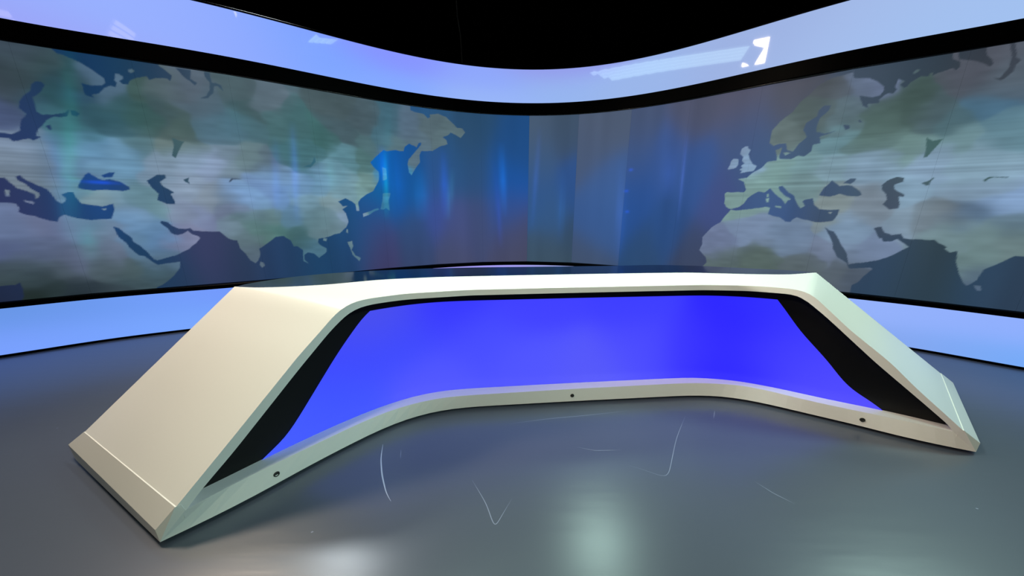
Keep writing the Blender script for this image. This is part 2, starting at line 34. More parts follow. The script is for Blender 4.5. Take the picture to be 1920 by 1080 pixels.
CW = [[1.78,2.46,70,82,105],[2.4,2.56,80,80,92],[2.94,2.57,88,84,96],[3.3,2.54,82,80,84],[2.17,1.96,50,85,150],[1.86,1.64,35,80,150],[2.51,1.75,45,85,150],[3.0,2.18,62,85,130],[2.84,1.42,65,75,130],[2.26,1.14,35,75,130],[1.95,0.75,42,72,105],[2.64,0.74,60,65,80],[3.14,1.88,60,90,130],[3.49,1.96,65,90,115],[3.26,1.45,60,90,135],[3.51,1.3,55,85,135],[3.77,1.31,60,75,95],[3.84,1.54,68,92,130],[3.98,1.53,68,88,98],[4.26,1.46,72,80,98],[3.99,0.99,65,78,92],[4.3,0.74,42,66,95],[4.5,0.66,42,62,80],[4.66,0.84,48,62,62],[4.69,0.58,42,60,68],[4.95,0.77,40,75,110],[5.12,0.61,45,62,85],[5.07,0.79,48,60,75],[3.91,2.56,62,76,92],[4.17,2.55,48,62,76],[4.4,2.58,38,50,62],[4.55,2.55,55,52,60],[4.69,2.49,62,68,82],[4.4,1.92,70,108,100],[-0.44,2.52,40,70,95],[-0.64,2.3,45,75,100],[-0.09,2.25,30,75,130],[-0.17,1.8,10,85,170],[-0.49,1.87,42,75,110],[-0.81,1.86,40,80,120],[-1.12,1.78,45,80,130],[-1.43,1.62,0,85,150],[-1.55,1.89,20,75,140],[-1.72,1.95,0,75,145],[-1.72,1.54,0,75,150],[-1.85,1.94,0,105,210],[-1.88,1.64,0,110,160],[-2.06,1.46,20,85,150],[-2.28,1.26,20,75,120],[-2.03,1.12,45,70,125],[-1.99,0.83,70,60,100],[-1.93,0.68,65,50,85],[-2.46,0.72,20,60,95],[-2.71,0.61,20,65,100],[-2.18,0.91,30,80,130],[-0.83,1.1,72,78,125],[-1.15,1.26,60,75,150],[-0.93,0.7,72,75,100],[-1.47,0.96,48,72,110],[-1.49,0.65,50,65,95],[-0.51,1.1,62,72,105],[-0.17,1.26,45,80,150],[-0.09,0.85,70,72,100],[-0.0,0.59,72,72,90],[0.38,2.48,75,92,112],[0.39,2.04,62,90,125],[0.36,1.66,45,85,140],[0.66,1.26,50,88,135],[0.6,0.59,60,80,95],[0.76,2.47,62,78,95],[0.88,1.65,40,80,145],[0.92,0.86,50,72,95],[1.28,2.51,78,90,110],[1.16,2.17,72,86,110],[1.35,1.65,55,92,150],[1.31,1.11,52,88,145],[1.19,0.53,65,78,98],[0.85,0.52,60,78,90],[1.72,1.27,35,80,150],[1.79,1.99,60,85,130],[-4.36,2.58,10,50,95],[-4.25,2.47,15,50,90],[-4.13,2.45,15,55,85],[-3.95,2.61,20,60,85],[-3.82,2.59,40,55,80],[-3.59,2.58,58,72,92],[-3.43,2.51,62,85,100],[-4.62,2.33,30,50,75],[-4.72,2.15,35,50,75],[-4.68,2.05,42,55,100],[-4.82,1.91,40,55,100],[-4.74,1.98,45,65,110],[-4.5,2.13,25,75,75],[-4.44,1.54,10,85,190],[-4.52,1.53,25,60,130],[-4.27,1.52,40,70,100],[-4.0,1.53,35,62,90],[-3.97,1.4,20,58,90],[-4.88,1.52,50,45,85],[-4.83,1.41,45,50,75],[-4.85,1.32,55,48,90],[-4.77,1.27,52,42,85],[-4.65,1.41,30,85,120],[-4.64,1.29,25,75,150],[-4.58,1.29,25,75,90],[-4.45,1.27,30,70,130],[-4.8,1.53,40,50,70],[-4.35,1.04,25,65,90],[-4.23,0.86,25,60,85],[-4.08,0.81,20,62,100],[-3.75,0.99,60,62,95],[-3.8,0.88,72,58,100],[-3.7,0.81,55,58,95],[-3.93,0.71,40,62,90],[-3.64,0.63,40,55,85],[-4.05,0.55,25,48,65],[-3.47,0.8,45,60,80],[-3.45,0.61,38,52,78],[-3.16,0.9,35,65,105],[-3.2,0.65,30,58,95],[-2.98,0.7,30,62,95],[-5.13,0.55,28,32,45],[-1.22,2.59,45,85,120],[-3.82,1.89,75,105,95],[-3.38,1.62,72,85,105],[-2.64,1.85,60,105,105]]
BAND_U = [[-4.66,2.86,165,160,245],[-4.37,2.93,158,178,255],[-3.7,3.0,160,177,255],[-3.12,3.0,150,170,255],[-2.42,3.02,130,165,255],[-1.59,3.12,142,148,255],[-1.61,2.88,140,170,255],[-0.47,3.07,150,168,252],[-0.47,2.87,160,182,248],[0.66,3.02,158,182,240],[0.66,3.19,155,155,235],[1.73,2.98,162,182,234],[2.87,3.0,165,178,226],[3.69,2.95,172,188,234],[4.33,2.91,170,193,240]]
BAND_L = [[-5.22,0.35,108,150,228],[-5.27,0.15,130,160,255],[-4.78,0.3,112,150,232],[-4.82,0.12,125,162,255],[-4.22,0.33,120,160,252],[-4.25,0.16,128,168,255],[-3.68,0.39,122,152,252],[-0.09,0.42,165,150,235],[0.86,0.43,150,155,210],[4.39,0.31,158,180,250],[4.74,0.33,155,175,252],[4.62,0.07,150,165,232],[5.1,0.31,148,175,255],[5.12,0.09,100,175,255],[4.89,0.09,140,165,240]]
DESK = {"front0":[[-1.4254,1.0016],[-1.3689,1.0545],[-1.3136,1.1085],[-1.2603,1.1645],[-1.2091,1.2224],[-1.1598,1.282],[-1.1113,1.3422],[-1.0624,1.4022],[-1.0123,1.4611],[-0.9609,1.519],[-0.9085,1.5759],[-0.8549,1.6316],[-0.7991,1.6848],[-0.7402,1.7343],[-0.6775,1.7786],[-0.6111,1.8171],[-0.5415,1.8496],[-0.4693,1.8756],[-0.395,1.8957],[-0.3193,1.9108],[-0.2429,1.9225],[-0.1662,1.932],[-0.0892,1.9403],[-0.0122,1.9483],[0.0648,1.9563],[0.1418,1.9642],[0.2188,1.9722],[0.2958,1.9801],[0.3728,1.988],[0.4499,1.9957],[0.5269,2.0031],[0.604,2.0103],[0.6811,2.0175],[0.7582,2.0246],[0.8352,2.0318],[0.9123,2.0389],[0.9894,2.0461],[1.0665,2.0532],[1.1436,2.0603],[1.2207,2.0668],[1.2978,2.0715],[1.375,2.0731],[1.452,2.0702],[1.5284,2.0618],[1.6037,2.0468],[1.6773,2.025],[1.7486,1.9966],[1.8179,1.9632],[1.8861,1.9268],[1.954,1.8896],[2.0218,1.8523],[2.0897,1.8151],[2.1572,1.7773],[2.2238,1.7381],[2.2898,1.6977],[2.3561,1.6583],[2.424,1.6216],[2.4936,1.588],[2.5645,1.5574],[2.6363,1.5287]],"front1":[[-1.3593,1.0632],[-1.3167,1.1238],[-1.2721,1.1829],[-1.2252,1.2405],[-1.1772,1.2972],[-1.1286,1.3534],[-1.0796,1.4093],[-1.0303,1.4649],[-0.9806,1.5201],[-0.9301,1.5747],[-0.8786,1.6281],[-0.8252,1.6793],[-0.7686,1.7265],[-0.7081,1.7685],[-0.6441,1.8054],[-0.5776,1.8375],[-0.5089,1.8644],[-0.4382,1.8852],[-0.366,1.9004],[-0.2928,1.9118],[-0.2191,1.9215],[-0.1453,1.9306],[-0.0715,1.9394],[0.0023,1.9482],[0.0761,1.957],[0.1498,1.9658],[0.2236,1.9746],[0.2975,1.9833],[0.3713,1.992],[0.4451,2.0004],[0.519,2.0084],[0.5929,2.0161],[0.6668,2.0237],[0.7408,2.0313],[0.8147,2.0389],[0.8886,2.0465],[0.9626,2.0541],[1.0365,2.0617],[1.1104,2.0693],[1.1844,2.0766],[1.2583,2.0827],[1.3323,2.0858],[1.4064,2.0848],[1.4804,2.0806],[1.554,2.0733],[1.6263,2.0605],[1.6963,2.0395],[1.7632,2.0098],[1.8272,1.9733],[1.8893,1.9331],[1.9515,1.893],[2.0154,1.8554],[2.0809,1.8206],[2.1472,1.7871],[2.2136,1.7539],[2.2799,1.7203],[2.3458,1.686],[2.4114,1.651],[2.4766,1.6154],[2.5417,1.5795]],"inner":[[-1.3998,1.172],[-1.3523,1.231],[-1.3055,1.2905],[-1.2589,1.3501],[-1.2116,1.4092],[-1.1631,1.4674],[-1.1135,1.5246],[-1.0628,1.5809],[-1.0108,1.6358],[-0.9571,1.6892],[-0.9017,1.7406],[-0.8443,1.7898],[-0.7844,1.8357],[-0.7217,1.8775],[-0.6561,1.9143],[-0.5877,1.9455],[-0.5169,1.9708],[-0.4442,1.9903],[-0.3702,2.005],[-0.2954,2.0164],[-0.2203,2.026],[-0.145,2.0346],[-0.0697,2.0429],[0.0056,2.0512],[0.0809,2.0595],[0.1562,2.0677],[0.2315,2.076],[0.3069,2.0842],[0.3822,2.0924],[0.4575,2.1003],[0.5329,2.108],[0.6083,2.1154],[0.6837,2.1227],[0.7591,2.13],[0.8346,2.1373],[0.91,2.1446],[0.9854,2.1519],[1.0608,2.1592],[1.1362,2.1665],[1.2116,2.1736],[1.287,2.1794],[1.3623,2.1817],[1.4374,2.1787],[1.5124,2.1708],[1.587,2.159],[1.6603,2.1427],[1.7319,2.1205],[1.8018,2.0925],[1.8702,2.0606],[1.9375,2.0259],[2.0035,1.989],[2.0689,1.9509],[2.1349,1.9138],[2.2019,1.8788],[2.2697,1.845],[2.3371,1.8106],[2.4032,1.774],[2.4679,1.7349],[2.5317,1.6941],[2.5952,1.6528]],"rib":[[-1.372,1.0416,0.1531],[-1.2402,1.2233,0.3508],[-1.0507,1.4422,0.633],[-0.9607,1.544,0.7514],[-0.9209,1.5858,0.8069],[-0.8878,1.62,0.8314],[-0.8559,1.653,0.8528],[-0.7959,1.7151,0.8565],[-0.6299,1.818,0.8528],[-0.2649,1.9164,0.8491],[0.2731,1.9805,0.8517],[0.843,2.0418,0.8543],[1.2906,2.0878,0.8588],[1.569,2.0749,0.8545],[1.7168,2.0371,0.8574],[1.7924,2.0029,0.861],[1.8349,1.972,0.8585],[1.8791,1.9399,0.8358],[1.9266,1.9055,0.7835],[2.0656,1.8275,0.6348],[2.2549,1.7334,0.467],[2.3715,1.6735,0.3376],[2.574,1.5617,0.1362]],"low":[[-1.3451,1.0872,0.1409],[-1.2479,1.2141,0.2766],[-1.0572,1.4349,0.5615],[-0.9462,1.5597,0.7188],[-0.8797,1.6285,0.7927],[-0.8315,1.6783,0.8133],[-0.7595,1.7409,0.8178],[-0.6321,1.8171,0.8203],[-0.2658,1.9163,0.813],[0.2746,1.9806,0.8145],[0.8469,2.0422,0.8179],[1.2967,2.0884,0.8216],[1.5762,2.0744,0.8141],[1.7979,1.9989,0.8204],[1.8418,1.967,0.8088],[1.9625,1.8794,0.693],[2.1999,1.7611,0.4523],[2.4117,1.6513,0.2534],[2.5452,1.5776,0.1235]],"scr":[[-0.8608,1.7757,0.7561],[-0.6666,1.9084,0.7572],[-0.4603,1.986,0.7509],[-0.2809,2.0183,0.7508],[0.2899,2.0824,0.7551],[0.892,2.1429,0.7602],[1.2435,2.1761,0.7638],[1.6336,2.1486,0.7699],[1.8048,2.0911,0.7548],[1.9579,2.0145,0.5556],[2.1011,1.9328,0.3626],[2.1799,1.8903,0.2632],[2.2374,1.8611,0.1979],[2.2896,1.8349,0.1603],[2.3276,1.8154,0.1344],[2.3709,1.7919,0.108],[2.2993,1.8299,0.1058],[2.1361,1.9132,0.1036],[1.9307,2.0294,0.1073],[1.6835,2.1355,0.1111],[1.379,2.181,0.1107],[0.4624,2.1008,0.1056],[-0.2979,2.016,0.1065],[-0.4897,1.9781,0.111],[-0.6687,1.9072,0.1104],[-0.8208,1.8078,0.1097],[-1.0018,1.6447,0.1078],[-1.1558,1.4758,0.1063],[-1.2568,1.3527,0.107],[-1.2278,1.389,0.13],[-1.1977,1.4259,0.1675],[-1.1424,1.4913,0.2551],[-1.0385,1.6066,0.4452],[-0.9861,1.6604,0.5426]],"backtop":[[-1.7636,1.9653],[-1.6653,1.9401],[-1.5436,1.9432],[-1.3677,1.9824],[-1.1931,2.0377],[-0.9683,2.1699],[-0.8591,2.2068],[-0.5405,2.287],[0.1047,2.3722],[1.0112,2.4743],[1.4108,2.512],[1.8475,2.4645],[2.1747,2.4539],[2.4697,2.5469]],"tableback":[[-1.7774,2.0008],[-1.7039,2.1565],[-1.5751,2.3003],[-1.4009,2.4124],[-1.12,2.5272],[-0.7579,2.6188],[-0.4996,2.668],[-0.2761,2.7],[0.1849,2.7407],[0.4683,2.7682],[0.9043,2.8118],[1.3153,2.8801],[1.6819,2.8385],[2.0409,2.7348],[2.3396,2.6485],[2.484,2.585]],"endL":{"ob":[-2.3389,1.4316],"ot":[-2.4308,1.4821],"otf":[-1.4533,1.0193],"obf":[-1.4302,1.002],"rb":[-2.3314,1.4903],"rf":[-1.3789,1.0468]},"endR":{"ob":[3.4297,2.2092],"ot":[3.3946,2.2026],"otf":[2.6768,1.5506],"obf":[2.6363,1.5287],"rb":[3.2878,2.2097],"rf":[2.5677,1.5575]},"holes":[[-1.1291,1.2194,0.1169],[0.4289,1.9246,0.1129],[2.1964,1.645,0.1194]]}
SC = [[[-0.7499,1.5844],[-0.7184,1.4744],[-0.6695,1.3661],[-0.6048,1.2551],[-0.5655,1.2119]],[[-0.198,1.3362],[-0.1138,1.2011],[-0.0674,1.0812],[-0.0506,1.1226],[0.0062,1.2301]],[[0.64,1.4363],[0.7264,1.401],[0.7815,1.3669],[0.8007,1.3371],[0.871,1.4492],[0.9993,1.6486],[1.1672,1.8638]],[[0.3781,1.5725],[0.4796,1.544],[0.6342,1.5495]],[[-0.0117,1.7714],[0.2514,1.8272],[0.5056,1.863],[0.8111,1.9181]],[[1.4008,1.924],[1.3407,1.8377]],[[-0.6298,1.543],[-0.6098,1.4752]],[[1.2443,1.3371],[1.2852,1.2685],[1.3404,1.211]]]
SPK = [[-2.8243,1.7048],[2.1743,1.1919],[-0.8471,1.0623]]
SEAM = 0.2409
SEAM2 = 1.6422
SCREEN_BLUE = [[-0.8285,1.8019,0.6906,75,80,235],[-0.4193,1.9952,0.6973,55,55,255],[0.1451,2.0665,0.7156,65,65,255],[0.8988,2.1435,0.6968,62,62,255],[1.5835,2.1596,0.6963,45,38,255],[1.7927,2.0962,0.7171,55,55,255],[-0.9578,1.6885,0.4686,60,72,255],[-1.0778,1.5642,0.2024,60,80,255],[-0.7132,1.8823,0.4819,60,72,255],[-0.2168,2.0264,0.4586,72,78,255],[0.1549,2.0676,0.2796,80,85,255],[0.5473,2.1094,0.218,85,88,250],[0.9342,2.1469,0.3715,75,75,255],[1.3367,2.1809,0.4011,58,52,255],[1.6308,2.1493,0.4995,42,32,255],[1.6753,2.1381,0.2103,45,38,255],[1.8394,2.075,0.4105,62,58,255],[1.9816,2.0012,0.3264,72,68,255],[2.1695,1.8957,0.1877,80,75,255],[-1.1686,1.4609,0.1456,70,95,255],[-1.0021,1.6445,0.1806,62,82,255],[-0.5773,1.9492,0.1966,82,88,255]]

ZA, ZB, ZC, ZD, ZE, ZF = 2.39*S, 2.0746*S, 1.965*S, .365*S, .3302*S, .016*S

# ------------------------------------------------------------------ helpers
def lin(c):
    c = np.asarray(c, float)/255.
    return np.where(c <= .04045, c/12.92, ((c+.055)/1.055)**2.4)

def principled(name, col, rough=.5, spec=.5, metal=0., coat=0.):
    m = bpy.data.materials.new(name); m.use_nodes = True
    b = m.node_tree.nodes['Principled BSDF']
    b.inputs['Base Color'].default_value = (*lin(col), 1); b.inputs['Roughness'].default_value = rough
    b.inputs['Specular IOR Level'].default_value = spec; b.inputs['Metallic'].default_value = metal
    b.inputs['Coat Weight'].default_value = coat; b.inputs['Coat Roughness'].default_value = .03
    return m

def noise_bump(m, scale, strength, rough_range=None, col2=None, detail=4, stretch=None):
    nt = m.node_tree; b = nt.nodes['Principled BSDF']
    tc = nt.nodes.new('ShaderNodeTexCoord'); mp = nt.nodes.new('ShaderNodeMapping'); nz = nt.nodes.new('ShaderNodeTexNoise')
    nt.links.new(tc.outputs['Object'], mp.inputs[0]); nt.links.new(mp.outputs[0], nz.inputs['Vector'])
    if stretch: mp.inputs['Scale'].default_value = stretch
    nz.inputs['Scale'].default_value = scale; nz.inputs['Detail'].default_value = detail
    if strength:
        bp = nt.nodes.new('ShaderNodeBump'); bp.inputs['Strength'].default_value = strength; bp.inputs['Distance'].default_value = .01
        nt.links.new(nz.outputs['Fac'], bp.inputs['Height']); nt.links.new(bp.outputs[0], b.inputs['Normal'])
    if rough_range:
        mr = nt.nodes.new('ShaderNodeMapRange'); mr.inputs['From Min'].default_value = .0; mr.inputs['From Max'].default_value = 1.0
        mr.inputs['To Min'].default_value, mr.inputs['To Max'].default_value = rough_range
        nt.links.new(nz.outputs['Fac'], mr.inputs[0]); nt.links.new(mr.outputs[0], b.inputs['Roughness'])
    if col2:
        mx = nt.nodes.new('ShaderNodeMix'); mx.data_type = 'RGBA'
        mx.inputs[6].default_value = b.inputs['Base Color'].default_value; mx.inputs[7].default_value = (*lin(col2), 1)
        nt.links.new(nz.outputs['Fac'], mx.inputs[0]); nt.links.new(mx.outputs[2], b.inputs['Base Color'])
    return m

def screen_mat(name, rough, spec, coat=0., strength=1., grain=0., sample=True):
    """self-lit surface showing the picture stored per vertex in the attribute 'picture'"""
    m = principled(name, (6, 6, 8), rough, spec, 0, coat); nt = m.node_tree; b = nt.nodes['Principled BSDF']
    at = nt.nodes.new('ShaderNodeAttribute'); at.attribute_name = 'picture'
    b.inputs['Emission Strength'].default_value = strength
    nt.links.new(at.outputs['Color'], b.inputs['Emission Color'])
    m.cycles.emission_sampling = 'AUTO' if sample else 'NONE'
    return m

def emit(name, col, strength):
    m = principled(name, (200, 200, 200), .4); b = m.node_tree.nodes['Principled BSDF']
    b.inputs['Emission Color'].default_value = (*lin(col), 1); b.inputs['Emission Strength'].default_value = strength
    return m

def mesh_obj(name, verts, faces, mat, parent=None, smooth=False, loc=None):
    me = bpy.data.meshes.new(name); me.from_pydata([tuple(map(float, v)) for v in verts], [], faces)
    bm = bmesh.new(); bm.from_mesh(me); bmesh.ops.recalc_face_normals(bm, faces=bm.faces); bm.to_mesh(me); bm.free()
    me.materials.append(mat)
    if smooth:
        for p in me.polygons: p.use_smooth = True
    o = bpy.data.objects.new(name, me); C.objects.link(o)
    if parent is not None:
        o.parent = parent; o.matrix_parent_inverse = parent.matrix_world.inverted() if False else Matrix.Translation(-parent.location)
    return o

def thing(name, label, cat, loc=(0, 0, 0), group=None):
    o = bpy.data.objects.new(name, None); C.objects.link(o); o.location = loc; o.empty_display_size = .1
    o['label'] = label; o['category'] = cat
    if group: o['group'] = group
    return o

def tag(o, label, cat, group=None):
    o['label'] = label; o['category'] = cat
    if group: o['group'] = group
    return o

def bevel(o, w, seg=2, ang=35):
    md = o.modifiers.new('bevel', 'BEVEL'); md.width = w; md.segments = seg; md.limit_method = 'ANGLE'; md.angle_limit = math.radians(ang)
    md.harden_normals = False
    return o

def box_geo(x0, x1, y0, y1, z0, z1):
    v = [(x, y, z) for z in (z0, z1) for x, y in ((x0, y0), (x1, y0), (x1, y1), (x0, y1))]
    f = [(0, 3, 2, 1), (4, 5, 6, 7), (0, 1, 5, 4), (1, 2, 6, 5), (2, 3, 7, 6), (3, 0, 4, 7)]
    return v, f

def join_geo(*gs):
    V, Fc = [], []
    for v, f in gs:
        n = len(V); V += list(v); Fc += [tuple(i+n for i in q) for q in f]
    return V, Fc

def tube_geo(pts, r, n=8):
    V, Fc = [], []; P = [Vector(p) for p in pts]
    for i, p in enumerate(P):
        d = (P[min(i+1, len(P)-1)]-P[max(i-1, 0)]).normalized(); a = d.orthogonal().normalized(); b = d.cross(a)
        if i and (a.dot(pa) < 0): a, b = -a, -b
        if i: a = (pa-d*pa.dot(d)).normalized(); b = d.cross(a)
        pa = a
        V += [tuple(p+a*r*math.cos(2*math.pi*k/n)+b*r*math.sin(2*math.pi*k/n)) for k in range(n)]
    for i in range(len(P)-1):
        for k in range(n): Fc.append((i*n+k, i*n+(k+1) % n, (i+1)*n+(k+1) % n, (i+1)*n+k))
    Fc.append(tuple(range(n))[::-1]); Fc.append(tuple((len(P)-1)*n+k for k in range(n)))
    return V, Fc

def resample(P, n):
    P = np.array(P, float); l = np.concatenate([[0], np.cumsum(np.sqrt((np.diff(P, axis=0)**2).sum(1)))]); t = np.linspace(0, l[-1], n)
    return np.column_stack([np.interp(t, l, P[:, k]) for k in range(P.shape[1])])

# ------------------------------------------------------------------ wall curve
WT = np.array(WT); S_END = S0+DS*(len(WT)-1); ws = S0+DS*np.arange(len(WT))
for _ in range(4): WT[1:-1] = .25*WT[:-2]+.5*WT[1:-1]+.25*WT[2:]
wt = np.gradient(WT, axis=0); wt /= np.linalg.norm(wt, axis=1)[:, None]; wn = np.column_stack([-wt[:, 1], wt[:, 0]])   # points away from the desk
def wall(s, d=0.):
    s = np.asarray(s, float)
    P = np.column_stack([np.interp(s, ws, WT[:, 0]), np.interp(s, ws, WT[:, 1])]); N = np.column_stack([np.interp(s, ws, wn[:, 0]), np.interp(s, ws, wn[:, 1])])
    return P+N*d
def sweep(profile, s0=None, s1=None, n=150):
    """closed (depth, z) profile swept along the wall curve"""
    s = np.linspace(S0 if s0 is None else s0, S_END if s1 is None else s1, n); k = len(profile); V, Fc = [], []
    cols = [wall(s, d) for d, z in profile]
    for i in range(n):
        for j, (d, z) in enumerate(profile): V.append((cols[j][i][0], cols[j][i][1], z))
    for i in range(n-1):
        for j in range(k): Fc.append((i*k+j, i*k+(j+1) % k, (i+1)*k+(j+1) % k, (i+1)*k+j))
    Fc.append(tuple(range(k))); Fc.append(tuple((n-1)*k+j for j in range(k)))
    return V, Fc

def shade_idw(u, v, pts, su, sv):
    """smooth colour field from scattered colour samples (linear light)"""
    P = np.array([p[:2] for p in pts], float); L = lin(np.array([p[2:5] for p in pts], float))
    out = np.zeros((len(u), 3)); 
    for i in range(0, len(u), 20000):
        d2 = ((u[i:i+20000, None]-P[None, :, 0])/su)**2+((v[i:i+20000, None]-P[None, :, 1])/sv)**2
        w = np.exp(-.5*d2)+1e-5/(1+d2)**2
        out[i:i+20000] = (w@L)/w.sum(1)[:, None]
    return out

def inside(u, v, poly):
    P = np.array(poly); r = np.zeros(len(u), bool)
    m = (u >= P[:, 0].min()) & (u <= P[:, 0].max()) & (v >= P[:, 1].min()) & (v <= P[:, 1].max()); uu, vv = u[m], v[m]; rr = np.zeros(len(uu), bool)
    j = len(P)-1
    for i in range(len(P)):
        c = (P[i, 1] > vv) != (P[j, 1] > vv)
        with np.errstate(divide='ignore', invalid='ignore'):
            xx = (P[j, 0]-P[i, 0])*(vv-P[i, 1])/(P[j, 1]-P[i, 1])+P[i, 0]
        rr ^= c & (uu < xx); j = i
    r[m] = rr
    return r

rng = np.random.RandomState(7)
_lat = rng.rand(256, 256)
def vnoise(x, y):
    xi = np.floor(x).astype(int); yi = np.floor(y).astype(int); fx = x-xi; fy = y-yi; fx = fx*fx*(3-2*fx); fy = fy*fy*(3-2*fy)
    g = lambda a, b: _lat[a & 255, b & 255]
    return (g(xi, yi)*(1-fx)+g(xi+1, yi)*fx)*(1-fy)+(g(xi, yi+1)*(1-fx)+g(xi+1, yi+1)*fx)*fy

def grid_obj(name, PX, PY, PZ, col, mat, parent, thick=0.0, back=None):
    """rectangular grid (rows x cols arrays) carrying a picture attribute; built with numpy for speed"""
    R_, K_ = PX.shape; n = R_*K_; co = np.column_stack([PX.ravel(), PY.ravel(), PZ.ravel()]).astype(np.float32)
    i = np.arange(n).reshape(R_, K_); q = np.stack([i[:-1, :-1], i[:-1, 1:], i[1:, 1:], i[1:, :-1]], -1).reshape(-1, 4)
    # rim folds back so that the panel has real depth
    if back is not None:
        rim = np.concatenate([i[0, :], i[1:, -1], i[-1, -2::-1], i[-2:0:-1, 0]]); m = len(rim)
        bc = co[rim].copy(); bc[:, 0] += back[0]; bc[:, 1] += back[1]; co = np.vstack([co, co[rim], bc]); k = np.arange(m); k2 = (k+1) % m
        q = np.vstack([q, np.stack([n+k2, n+k, n+m+k, n+m+k2], -1)]); col = np.vstack([col, np.zeros((2*m, 3))])
    me = bpy.data.meshes.new(name); me.vertices.add(len(co)); me.vertices.foreach_set('co', co.ravel())
    me.loops.add(q.size); me.loops.foreach_set('vertex_index', q.ravel().astype(np.int32))
    me.polygons.add(len(q)); me.polygons.foreach_set('loop_start', (np.arange(len(q))*4).astype(np.int32)); me.polygons.foreach_set('loop_total', np.full(len(q), 4, np.int32))
    me.update(calc_edges=True); me.validate()
    at = me.attributes.new('picture', 'FLOAT_COLOR', 'POINT'); at.data.foreach_set('color', np.column_stack([col, np.ones(len(col))]).astype(np.float32).ravel())
    me.materials.append(mat); o = bpy.data.objects.new(name, me); C.objects.link(o)
    if parent is not None: o.parent = parent
    return o

# ------------------------------------------------------------------ materials
M_black = principled('matte_black_drape', (5, 5, 6), .9, .1)
M_trim = principled('gloss_black_trim', (1, 1, 2), .4, .03)
M_gloss = principled('gloss_black_lip', (4, 5, 9), .12, .5)
M_frame = principled('dark_frame', (16, 15, 18), .5, .3)
M_white = noise_bump(principled('white_lacquer', (226, 224, 218), .34, .4), 90, .015)
M_blackpanel = principled('satin_black_panel', (9, 9, 11), .45, .3)
M_glass = principled('black_glass', (4, 5, 10), .09, .55)
M_metal = principled('grey_metal', (120, 120, 122), .35, .5, .9)
M_hole = principled('dark_socket', (40, 40, 36), .5)
M_housing = principled('lamp_housing', (22, 22, 24), .5)
M_scuff = principled('floor_scuff', (118, 124, 142), .5)
M_scuff_light = principled('floor_scuff_light', (165, 170, 188), .5)
M_cable = principled('grey_cable', (70, 72, 74), .7)
M_led = screen_mat('led_screen', .45, .08, sample=False)
M_band = screen_mat('backlit_acrylic', .035, .5)
M_desk_screen = screen_mat('desk_screen', .3, .3)
M_floor = noise_bump(principled('studio_floor', (73, 79, 90), .28, .62), 1.3, 0, None, (68, 73, 83), 3)
nt = M_floor.node_tree; nz = nt.nodes.new('ShaderNodeTexNoise'); bp_ = nt.nodes.new('ShaderNodeBump'); tc = nt.nodes.new('ShaderNodeTexCoord'); mp = nt.nodes.new('ShaderNodeMapping')
mp.inputs['Rotation'].default_value = (0, 0, .6); mp.inputs['Scale'].default_value = (1, 5, 1)
nt.links.new(tc.outputs['Object'], mp.inputs[0]); nt.links.new(mp.outputs[0], nz.inputs['Vector']); nz.inputs['Scale'].default_value = 3.2; nz.inputs['Detail'].default_value = 5
bp_.inputs['Strength'].default_value = .06; bp_.inputs['Distance'].default_value = .01
nt.links.new(nz.outputs['Fac'], bp_.inputs['Height']); nt.links.new(bp_.outputs[0], nt.nodes['Principled BSDF'].inputs['Normal'])

# ------------------------------------------------------------------ room shell
RX0, RX1, RY0, RY1, RZ = -7.2, 7.4, -4.5, 7.6, 5.3
def struct(o): o['kind'] = 'structure'; return o
struct(mesh_obj('floor', *box_geo(RX0, RX1, RY0, RY1, -.1, 0), M_floor)); floor = bpy.data.objects['floor']
struct(mesh_obj('ceiling', *box_geo(RX0, RX1, RY0, RY1, RZ, RZ+.1), M_black))
struct(mesh_obj('wall_back', *box_geo(RX0, RX1, RY1, RY1+.1, -.1, RZ+.1), M_black))
struct(mesh_obj('wall_front', *box_geo(RX0, RX1, RY0-.1, RY0, -.1, RZ+.1), M_black))
struct(mesh_obj('wall_left', *box_geo(RX0-.1, RX0, RY0, RY1, -.1, RZ+.1), M_black))
struct(mesh_obj('wall_right', *box_geo(RX1, RX1+.1, RY0, RY1, -.1, RZ+.1), M_black))

